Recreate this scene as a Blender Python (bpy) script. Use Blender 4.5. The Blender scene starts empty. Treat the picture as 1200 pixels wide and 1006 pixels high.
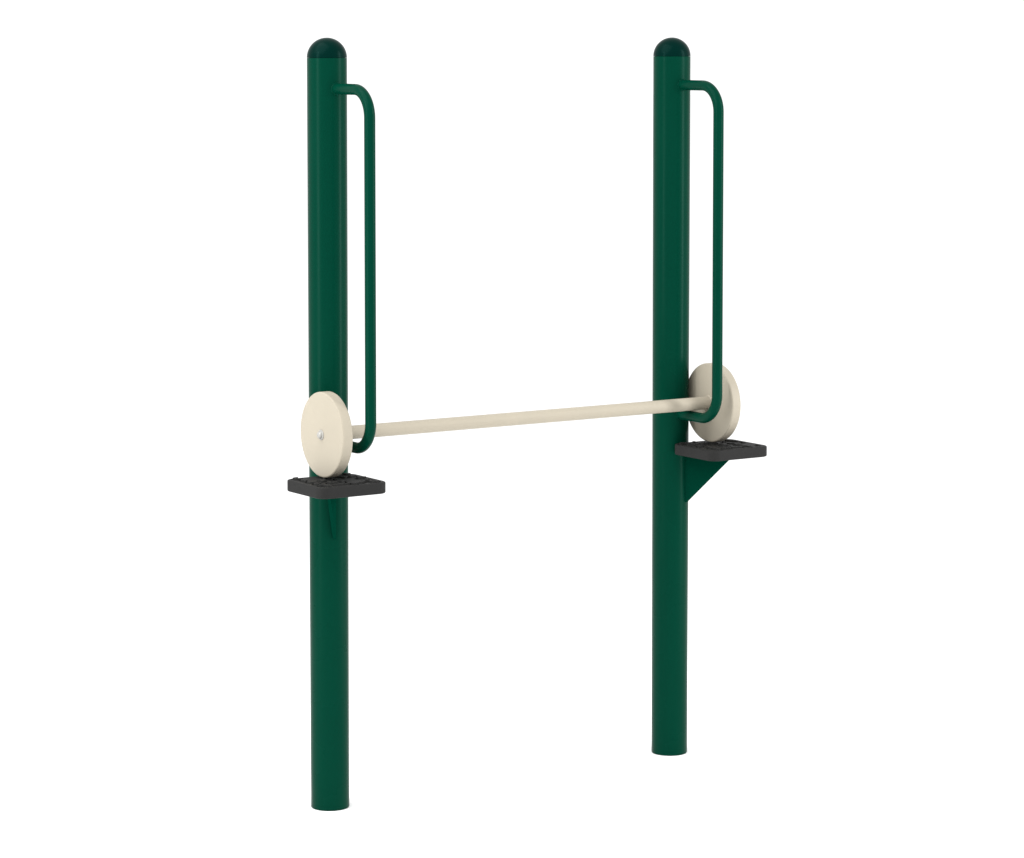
import bpy, bmesh, math, random
from mathutils import Vector, Matrix

random.seed(4)
sc = bpy.context.scene
COL = sc.collection
PI = math.pi

# ------------------------------------------------------------------ sizes (metres)
SPACING = 1.3938        # between the two uprights
POST_H, RB, RT = 2.473, 0.0635, 0.0653
BAR_D, BAR_Z, BAR_R = 0.1334, 1.2612, 0.0224
WHEEL_E, WHEEL_R, WHEEL_T = 0.0850, 0.1390, 0.0385
RAIL_D, RAIL_TOP, RAIL_BOT, RAIL_R, RAIL_BEND = 0.2700, 2.3735, 1.2165, 0.0181, 0.090
PAD_D0, PAD_D1, PAD_E0, PAD_E1 = 0.0665, 0.3085, -0.0465, 0.2070
PAD_TOP, PAD_T, PAD_RC = 1.1176, 0.0372, 0.034


# ------------------------------------------------------------------ helpers
def new_mat(name):
    m = bpy.data.materials.new(name)
    m.use_nodes = True
    nt = m.node_tree
    return m, nt, nt.nodes['Principled BSDF']


def link_obj(name, bm, mat, parent=None, smooth=True, sharp=40):
    bmesh.ops.recalc_face_normals(bm, faces=bm.faces)
    me = bpy.data.meshes.new(name)
    if smooth:
        lim = math.radians(sharp)
        for f in bm.faces:
            f.smooth = True
        for e in bm.edges:
            if len(e.link_faces) == 2 and e.calc_face_angle(0) > lim:
                e.smooth = False
    bm.to_mesh(me)
    bm.free()
    me.materials.append(mat)
    o = bpy.data.objects.new(name, me)
    COL.objects.link(o)
    if parent:
        o.parent = parent
    return o


def thing(name, label, cat, loc, group=None):
    o = bpy.data.objects.new(name, None)
    o.empty_display_size = 0.2
    COL.objects.link(o)
    o.location = loc
    o['label'] = label
    o['category'] = cat
    if group:
        o['group'] = group
    return o


def lathe(bm, prof, mtx=Matrix(), n=96):
    """prof: (radius, height) pairs turned round the local Z axis."""
    rings = []
    for r, z in prof:
        if r < 1e-7:
            rings.append([bm.verts.new(mtx @ Vector((0, 0, z)))])
        else:
            rings.append([bm.verts.new(mtx @ Vector((r * math.cos(2 * PI * k / n), r * math.sin(2 * PI * k / n), z)))
                          for k in range(n)])
    for a, b in zip(rings, rings[1:]):
        for k in range(n):
            q = (k + 1) % n
            if len(a) == 1 and len(b) == 1:
                continue
            if len(a) == 1:
                bm.faces.new((a[0], b[k], b[q]))
            elif len(b) == 1:
                bm.faces.new((a[k], b[0], a[q]))
            else:
                bm.faces.new((a[k], b[k], b[q], a[q]))


def tube(bm, path, r, n=40):
    """path: points in one plane x = const; r may be a list."""
    pts = [Vector(p) for p in path]
    rs = r if isinstance(r, list) else [r] * len(pts)
    side = Vector((1, 0, 0))
    rings = []
    for i, p in enumerate(pts):
        t = (pts[min(i + 1, len(pts) - 1)] - pts[max(i - 1, 0)]).normalized()
        u = t.cross(side).normalized()
        rings.append([bm.verts.new(p + rs[i] * (math.cos(2 * PI * k / n) * side + math.sin(2 * PI * k / n) * u))
                      for k in range(n)])
    for a, b in zip(rings, rings[1:]):
        for k in range(n):
            q = (k + 1) % n
            bm.faces.new((a[k], a[q], b[q], b[k]))
    bm.faces.new(rings[0])
    bm.faces.new(rings[-1])


# ------------------------------------------------------------------ materials
def paint(name, base, rough, spec, tint, scale, bump):
    m, nt, b = new_mat(name)
    tc = nt.nodes.new('ShaderNodeTexCoord')
    nz = nt.nodes.new('ShaderNodeTexNoise')
    nz.inputs['Scale'].default_value = 5.0
    nz.inputs['Detail'].default_value = 5.0
    nt.links.new(tc.outputs['Object'], nz.inputs['Vector'])
    # very slight unevenness of the powder coat
    mr = nt.nodes.new('ShaderNodeMapRange')
    mr.inputs['From Min'].default_value = 0.3
    mr.inputs['From Max'].default_value = 0.7
    mr.inputs['To Min'].default_value = rough - 0.04
    mr.inputs['To Max'].default_value = rough + 0.05
    nt.links.new(nz.outputs['Fac'], mr.inputs['Value'])
    nt.links.new(mr.outputs['Result'], b.inputs['Roughness'])
    mx = nt.nodes.new('ShaderNodeMix')
    mx.data_type = 'RGBA'
    mx.inputs['A'].default_value = (*[c * 0.94 for c in base], 1)
    mx.inputs['B'].default_value = (*[c * 1.06 for c in base], 1)
    nt.links.new(nz.outputs['Fac'], mx.inputs['Factor'])
    nt.links.new(mx.outputs['Result'], b.inputs['Base Color'])
    b.inputs['Specular IOR Level'].default_value = spec
    b.inputs['Specular Tint'].default_value = (*tint, 1)
    fine = nt.nodes.new('ShaderNodeTexNoise')
    fine.inputs['Scale'].default_value = scale
    fine.inputs['Detail'].default_value = 2.0
    nt.links.new(tc.outputs['Object'], fine.inputs['Vector'])
    bp = nt.nodes.new('ShaderNodeBump')
    bp.inputs['Strength'].default_value = bump
    bp.inputs['Distance'].default_value = 0.001
    nt.links.new(fine.outputs['Fac'], bp.inputs['Height'])
    nt.links.new(bp.outputs['Normal'], b.inputs['Normal'])
    return m


M_GREEN = paint('green_powder_coat', (0.0001, 0.0305, 0.0172), 0.27, 0.044, (0.45, 1.0, 0.85), 220, 0.05)
M_GUSSET = paint('green_powder_coat_no_glint', (0.0005, 0.0310, 0.0180), 0.6, 0.0, (0.45, 1.0, 0.85), 220, 0.05)  # same green paint, reflection switched off so the bracket shows no glint
M_CAP = paint('dark_green_cap', (0.0002, 0.0118, 0.0092), 0.26, 0.040, (0.35, 1.0, 0.9), 220, 0.05)
M_CREAM = paint('cream_powder_coat', (0.352, 0.317, 0.253), 0.42, 0.12, (1, 1, 1), 160, 0.08)
M_RUBBER = paint('black_rubber', (0.0175, 0.0174, 0.0170), 0.62, 0.09, (1, 1, 1), 420, 0.35)
M_STEEL, _nt, _b = new_mat('galvanised_steel')
_b.inputs['Base Color'].default_value = (0.33, 0.325, 0.305, 1)
_b.inputs['Metallic'].default_value = 0.25
_b.inputs['Roughness'].default_value = 0.45
_tc = _nt.nodes.new('ShaderNodeTexCoord')
_nz = _nt.nodes.new('ShaderNodeTexNoise')
_nz.inputs['Scale'].default_value = 90
_nt.links.new(_tc.outputs['Object'], _nz.inputs['Vector'])
_bp = _nt.nodes.new('ShaderNodeBump')
_bp.inputs['Strength'].default_value = 0.15
_bp.inputs['Distance'].default_value = 0.001
_nt.links.new(_nz.outputs['Fac'], _bp.inputs['Height'])
_nt.links.new(_bp.outputs['Normal'], _b.inputs['Normal'])
M_FLOOR, _nt, _b = new_mat('white_seamless')
_b.inputs['Base Color'].default_value = (0.93, 0.93, 0.93, 1)
_b.inputs['Roughness'].default_value = 0.9
_b.inputs['Specular IOR Level'].default_value = 0.0


# ------------------------------------------------------------------ pad with moulded tread
def pad_outline(w, h, rc, n_arc=22, n_side=90):
    """Rounded rectangle centred on the origin, counter-clockwise."""
    out = []
    for sx, sy, a0 in ((1, 1, 0), (-1, 1, 90), (-1, -1, 180), (1, -1, 270)):
        cx, cy = sx * (w / 2 - rc), sy * (h / 2 - rc)
        for k in range(n_arc + 1):
            a = math.radians(a0 + 90 * k / n_arc)
            out.append(Vector((cx + rc * math.cos(a), cy + rc * math.sin(a))))
    dense = []
    for i, p in enumerate(out):
        q = out[(i + 1) % len(out)]
        d = (q - p).length
        m = max(1, int(d / 0.0022))
        for k in range(m):
            dense.append(p.lerp(q, k / m))
    return dense


def tread_strokes(w, h, seed):
    """Moulded grooves: bars, hooks, rings and dots scattered over the top."""
    rnd = random.Random(seed)
    S = []
    # one mark per cell, some cells left plain
    cell = 0.0450
    nx, ny = int((w - 0.012) / cell), int((h - 0.012) / cell)
    for i in range(nx):
        for j in range(ny):
            x = (i - (nx - 1) / 2) * cell + rnd.uniform(-.005, .005)
            y = (j - (ny - 1) / 2) * cell + rnd.uniform(-.005, .005)
            if rnd.random() < .22:
                continue
            k = rnd.random()
            a = rnd.uniform(0, PI)
            L = rnd.uniform(.011, .018)
            d = Vector((math.cos(a), math.sin(a)))
            c = Vector((x, y))
            if k < .40:
                S.append((c - d * L, c + d * L, rnd.uniform(.0050, .0065)))
            elif k < .62:
                n = Vector((-d.y, d.x))
                S.append((c - d * L, c + d * L * .6, .0052))
                S.append((c + d * L * .6, c + d * L * .6 + n * L, .0052))
            elif k < .86:
                r = rnd.uniform(.008, .012)
                a1 = rnd.choice((1.25, 2.0)) * PI
                m = 12
                pts = [c + r * Vector((math.cos(a + a1 * q / m), math.sin(a + a1 * q / m))) for q in range(m + 1)]
                S += [(pts[q], pts[q + 1], .0050) for q in range(m)]
            else:
                S.append((c, c + Vector((1e-5, 0)), .0058))
    return S


def smooth(t):
    t = max(0.0, min(1.0, t))
    return t * t * (3 - 2 * t)


def seg_dist(p, a, b):
    ab = b - a
    t = max(0.0, min(1.0, (p - a).dot(ab) / max(ab.length_squared, 1e-12)))
    return (p - (a + ab * t)).length


def make_pad(seed, side, parent):
    w, h = PAD_E1 - PAD_E0, PAD_D1 - PAD_D0
    ec, dc = (PAD_E0 + PAD_E1) / 2, (PAD_D0 + PAD_D1) / 2
    ctr = Vector((side * ec, -dc))
    base = pad_outline(w, h, PAD_RC)
    S = tread_strokes(w, h, seed)
    grid = {}
    for s in S:                                     # bucket the strokes for speed
        mid = (s[0] + s[1]) / 2
        grid.setdefault((int(mid.x // .04), int(mid.y // .04)), []).append(s)
    bm = bmesh.new()

    def depth(p):
        gx, gy = int(p.x // .04), int(p.y // .04)
        best = 1.0
        for i in (-1, 0, 1):
            for j in (-1, 0, 1):
                for a, b, r in grid.get((gx + i, gy + j), ()):
                    best = min(best, seg_dist(p, a, b) - r)
        if best > .0074:
            return 0.0
        up = 1 - smooth(best / .0012)                    # the raised lug
        moat = smooth(best / .0012) * (1 - smooth((best - .0052) / .0018))
        return -.0052 * up + .0070 * moat

    nb = len(base)
    fil = .0045

    def ring(scale_in, z, groove=False):
        vs = []
        for p in base:
            q = Vector((p.x * (1 - 2 * scale_in / w), p.y * (1 - 2 * scale_in / h)))
            zz = z - (depth(q) if groove else 0)
            vs.append(bm.verts.new((ctr.x + q.x, ctr.y + q.y, zz)))
        return vs

    rings = [ring(fil, PAD_TOP - PAD_T)]
    for k in range(1, 6):
        a = PI / 2 * k / 5
        rings.append(ring(fil * (1 - math.sin(a)), PAD_TOP - PAD_T + fil * (1 - math.cos(a))))
    for k in range(0, 6):
        a = PI / 2 * k / 5
        rings.append(ring(fil * (1 - math.cos(a)), PAD_TOP - fil + fil * math.sin(a)))
    ins = fil
    while ins < w / 2 - .004:
        ins += .0014
        rings.append(ring(ins, PAD_TOP, True))
    for a, b in zip(rings, rings[1:]):
        for k in range(nb):
            q = (k + 1) % nb
            bm.faces.new((a[k], a[q], b[q], b[k]))
    bm.faces.new(rings[0])
    bm.faces.new(rings[-1])
    return link_obj('rest_pad', bm, M_RUBBER, parent, sharp=60)


# ------------------------------------------------------------------ one upright with its rail, bracket and pad
def make_upright(x, side, label, seed, gus_e):
    t = thing('guide_post', label, 'exercise post', (x, 0, 0), 'green uprights of the lifting station')

    bm = bmesh.new()
    prof = [(0, 0.0), (RB - .004, 0.0), (RB - .0012, .0012), (RB, .004)]
    for k in range(1, 25):
        f = k / 24
        prof.append((RB + (RT - RB) * f, .004 + (POST_H - .004) * f))
    prof += [(RT - .004, POST_H), (0, POST_H)]
    lathe(bm, prof, n=128)
    link_obj('post_tube', bm, M_GREEN, t)

    bm = bmesh.new()
    cr = RT + .0001
    prof = [(0, POST_H - .02), (RT - .006, POST_H - .02), (RT - .006, POST_H + .0006), (cr - .0008, POST_H + .0006),
            (cr, POST_H + .0014)]
    for k in range(1, 25):
        a = PI / 2 * k / 24
        prof.append((cr * math.cos(a) if k < 24 else 0, POST_H + .0014 + .0648 * math.sin(a)))
    lathe(bm, prof, n=128)
    link_obj('domed_cap', bm, M_CAP, t)

    # guide rail: bent tube welded to the post at both ends
    bm = bmesh.new()
    path = [(0, -.045, RAIL_TOP)]
    for k in range(8):
        path.append((0, -.045 - (RAIL_D - RAIL_BEND - .045) * (k + 1) / 8, RAIL_TOP))
    for k in range(1, 19):
        a = PI / 2 * k / 18
        path.append((0, -(RAIL_D - RAIL_BEND) - RAIL_BEND * math.sin(a), RAIL_TOP - RAIL_BEND + RAIL_BEND * math.cos(a)))
    zt, zb = RAIL_TOP - RAIL_BEND, RAIL_BOT + RAIL_BEND
    for k in range(1, 20):
        path.append((0, -RAIL_D, zt + (zb - zt) * k / 20))
    for k in range(0, 19):
        a = PI / 2 * k / 18
        path.append((0, -(RAIL_D - RAIL_BEND) - RAIL_BEND * math.cos(a), zb - RAIL_BEND * math.sin(a)))
    path.append((0, -.045, RAIL_BOT))
    tube(bm, path, RAIL_R)
    rail = link_obj('guide_rail', bm, M_GREEN, t)
    # weld beads where the rail meets the post
    for z in (RAIL_TOP, RAIL_BOT):
        bm = bmesh.new()
        rp = RB + (RT - RB) * z / POST_H
        n, m = 56, 12
        rings = []
        for k in range(n):
            a = 2 * PI * k / n
            xx, zz = RAIL_R * math.cos(a), RAIL_R * math.sin(a)
            c = Vector((xx, -math.sqrt(rp * rp - xx * xx), z + zz))
            rad = Vector((math.cos(a), 0, math.sin(a)))
            r = .0030 + .0005 * math.sin(9 * a)
            rings.append([bm.verts.new(c + rad * r * math.cos(2 * PI * q / m) + Vector((0, -1, 0)) * r * math.sin(2 * PI * q / m))
                          for q in range(m)])
        for k in range(n):
            a, b = rings[k], rings[(k + 1) % n]
            for q in range(m):
                s = (q + 1) % m
                bm.faces.new((a[q], a[s], b[s], b[q]))
        link_obj('weld_bead', bm, M_GREEN, rail)

    # triangular gusset under the pad
    bm = bmesh.new()
    z0, z1 = .904, PAD_TOP - PAD_T - .0002
    d0 = math.sqrt(RB * RB - gus_e * gus_e) - .004
    p0 = Vector((side * gus_e, -d0, 0))
    dirn = Vector((side * .106, -.145, 0)).normalized()
    nrm = Vector((-dirn.y, dirn.x, 0))
    L = .178
    th = .0052
    prof = [(-.012, z0), (.010, z0), (L, z1 - .004), (L, z1), (-.012, z1)]
    A = [bm.verts.new(p0 + dirn * u + nrm * th + Vector((0, 0, z))) for u, z in prof]
    B = [bm.verts.new(p0 + dirn * u - nrm * th + Vector((0, 0, z))) for u, z in prof]
    bm.faces.new(A)
    bm.faces.new(B[::-1])
    for k in range(len(A)):
        q = (k + 1) % len(A)
        bm.faces.new((A[k], B[k], B[q], A[q]))
    bmesh.ops.bevel(bm, geom=list(bm.edges), offset=.0014, segments=2, affect='EDGES', profile=.5)
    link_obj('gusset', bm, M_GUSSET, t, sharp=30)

    make_pad(seed, side, t)
    return t


make_upright(0.0, -1, 'green post with its black pad under the cream disc that shows a bolt head', 11, .0125)
make_upright(SPACING, 1, 'green post with its triangular gusset seen broadside below the black pad', 29, .0215)

# ------------------------------------------------------------------ barbell
bb = thing('barbell', 'cream barbell with two round discs, resting across the black pads inside the rails', 'barbell',
           (SPACING / 2, -BAR_D, PAD_TOP))
zc = BAR_Z - PAD_TOP
to_x = Matrix.Rotation(PI / 2, 4, 'Y')          # local Z -> world X
half = SPACING / 2 + WHEEL_E
bm = bmesh.new()
hb = half - WHEEL_T / 2 + .004
lathe(bm, [(0, -hb), (BAR_R, -hb)] + [(BAR_R, -hb + 2 * hb * k / 12) for k in range(1, 13)] + [(0, hb)],
      Matrix.Translation((0, 0, zc)) @ to_x, n=64)
bar = link_obj('bar', bm, M_CREAM, bb)

for s in (-1, 1):
    bm = bmesh.new()
    f = .0060
    r, h = WHEEL_R, WHEEL_T / 2
    prof = [(0, -h)]
    prof += [(r * .5, -h), (r - f, -h)]
    for k in range(1, 9):
        a = PI / 2 * k / 8
        prof.append((r - f + f * math.sin(a), -h + f - f * math.cos(a)))
    for k in range(0, 9):
        a = PI / 2 * k / 8
        prof.append((r - f + f * math.cos(a), h - f + f * math.sin(a)))
    prof += [(r * .5, h), (0, h)]
    lathe(bm, prof, Matrix.Translation((s * half, 0, zc)) @ to_x, n=160)
    # fillet weld round the bar on the inner face
    disc = link_obj('weight_disc', bm, M_CREAM, bb)
    bm = bmesh.new()
    prof = [(BAR_R - .001, -.005), (BAR_R + .0012, -.005), (BAR_R + .0026, -.0015), (BAR_R + .006, .0012), (BAR_R - .001, .0012)]
    lathe(bm, prof, Matrix.Translation((s * (half - WHEEL_T / 2), 0, zc)) @ Matrix.Rotation(s * PI / 2, 4, 'Y'), n=64)
    link_obj('weld_bead', bm, M_CREAM, disc)
    # domed bolt head on a washer on the outer face
    bm = bmesh.new()
    mt = Matrix.Translation((s * (half + WHEEL_T / 2), 0, zc)) @ Matrix.Rotation(s * PI / 2, 4, 'Y')
    lathe(bm, [(0, -.001), (.0165, -.001), (.0165, .0022), (.0155, .0032), (.0128, .0036), (.0125, .0056), (.0108, .0092),
               (.0078, .0118), (.0040, .0132), (0, .0136)], mt, n=48)
    link_obj('bolt_head', bm, M_STEEL, disc)

# ------------------------------------------------------------------ white studio floor
bm = bmesh.new()
R = 120
vs = [bm.verts.new((R * math.cos(2 * PI * k / 64), R * math.sin(2 * PI * k / 64), 0)) for k in range(64)]
bm.faces.new(vs)
fl = link_obj('floor', bm, M_FLOOR, smooth=False)
fl['kind'] = 'structure'

# ------------------------------------------------------------------ light: white studio surround and strip softboxes, plus an added overhead fill
w = bpy.data.worlds.new('World')
sc.world = w
w.use_nodes = True
w.node_tree.nodes['Background'].inputs['Color'].default_value = (1, 1, 1, 1)
w.node_tree.nodes['Background'].inputs['Strength'].default_value = 1.20

YAW, PITCH = 0.58483, 0.07343
CAM = Vector((-4.96981, -8.59647, 2.54695))
mid = Vector((SPACING / 2, 0, 1.2))


def area_lamp(name, ang, dist, z, sx, sy, power, target_z=1.2):
    """ang: degrees from the direction subject -> camera, positive to the right of the picture."""
    to_cam = math.atan2(-math.cos(YAW), -math.sin(YAW))
    a = to_cam + math.radians(ang)
    loc = mid + Vector((math.cos(a) * dist, math.sin(a) * dist, z - mid.z))
    L = bpy.data.lights.new(name, 'AREA')
    L.shape = 'RECTANGLE'
    L.size, L.size_y = sx, sy
    L.energy = power
    o = bpy.data.objects.new(name, L)
    COL.objects.link(o)
    o.location = loc
    d = Vector((mid.x, mid.y, target_z)) - loc
    o.rotation_euler = d.to_track_quat('-Z', 'Y').to_euler()
    return o


area_lamp('softbox_strip_left', -52, 5.5, 2.6, 0.70, 5.0, 140)
area_lamp('softbox_strip_right', 78, 5.5, 2.6, 0.70, 5.0, 215)
area_lamp('fill_overhead', -50, 3.4, 6.0, 5.0, 5.0, 300)  # unseen lamp added as fill, lifts the left-facing disc faces

# ------------------------------------------------------------------ camera
cd = bpy.data.cameras.new('camera')
cam = bpy.data.objects.new('camera', cd)
COL.objects.link(cam)
fw = Vector((math.sin(YAW) * math.cos(PITCH), math.cos(YAW) * math.cos(PITCH), -math.sin(PITCH)))
cam.location = CAM
cam.rotation_euler = fw.to_track_quat('-Z', 'Y').to_euler()
cd.sensor_width = 36
cd.lens = 3564.814 / 1200 * 36
cd.shift_y = (303.6985 - 503) / 1200
cd.clip_start = 0.1
cd.clip_end = 500
sc.camera = cam

sc.view_settings.view_transform = 'Standard'
sc.view_settings.look = 'None'
sc.view_settings.exposure = 0
sc.view_settings.gamma = 1
sc.view_settings.use_curve_mapping = False
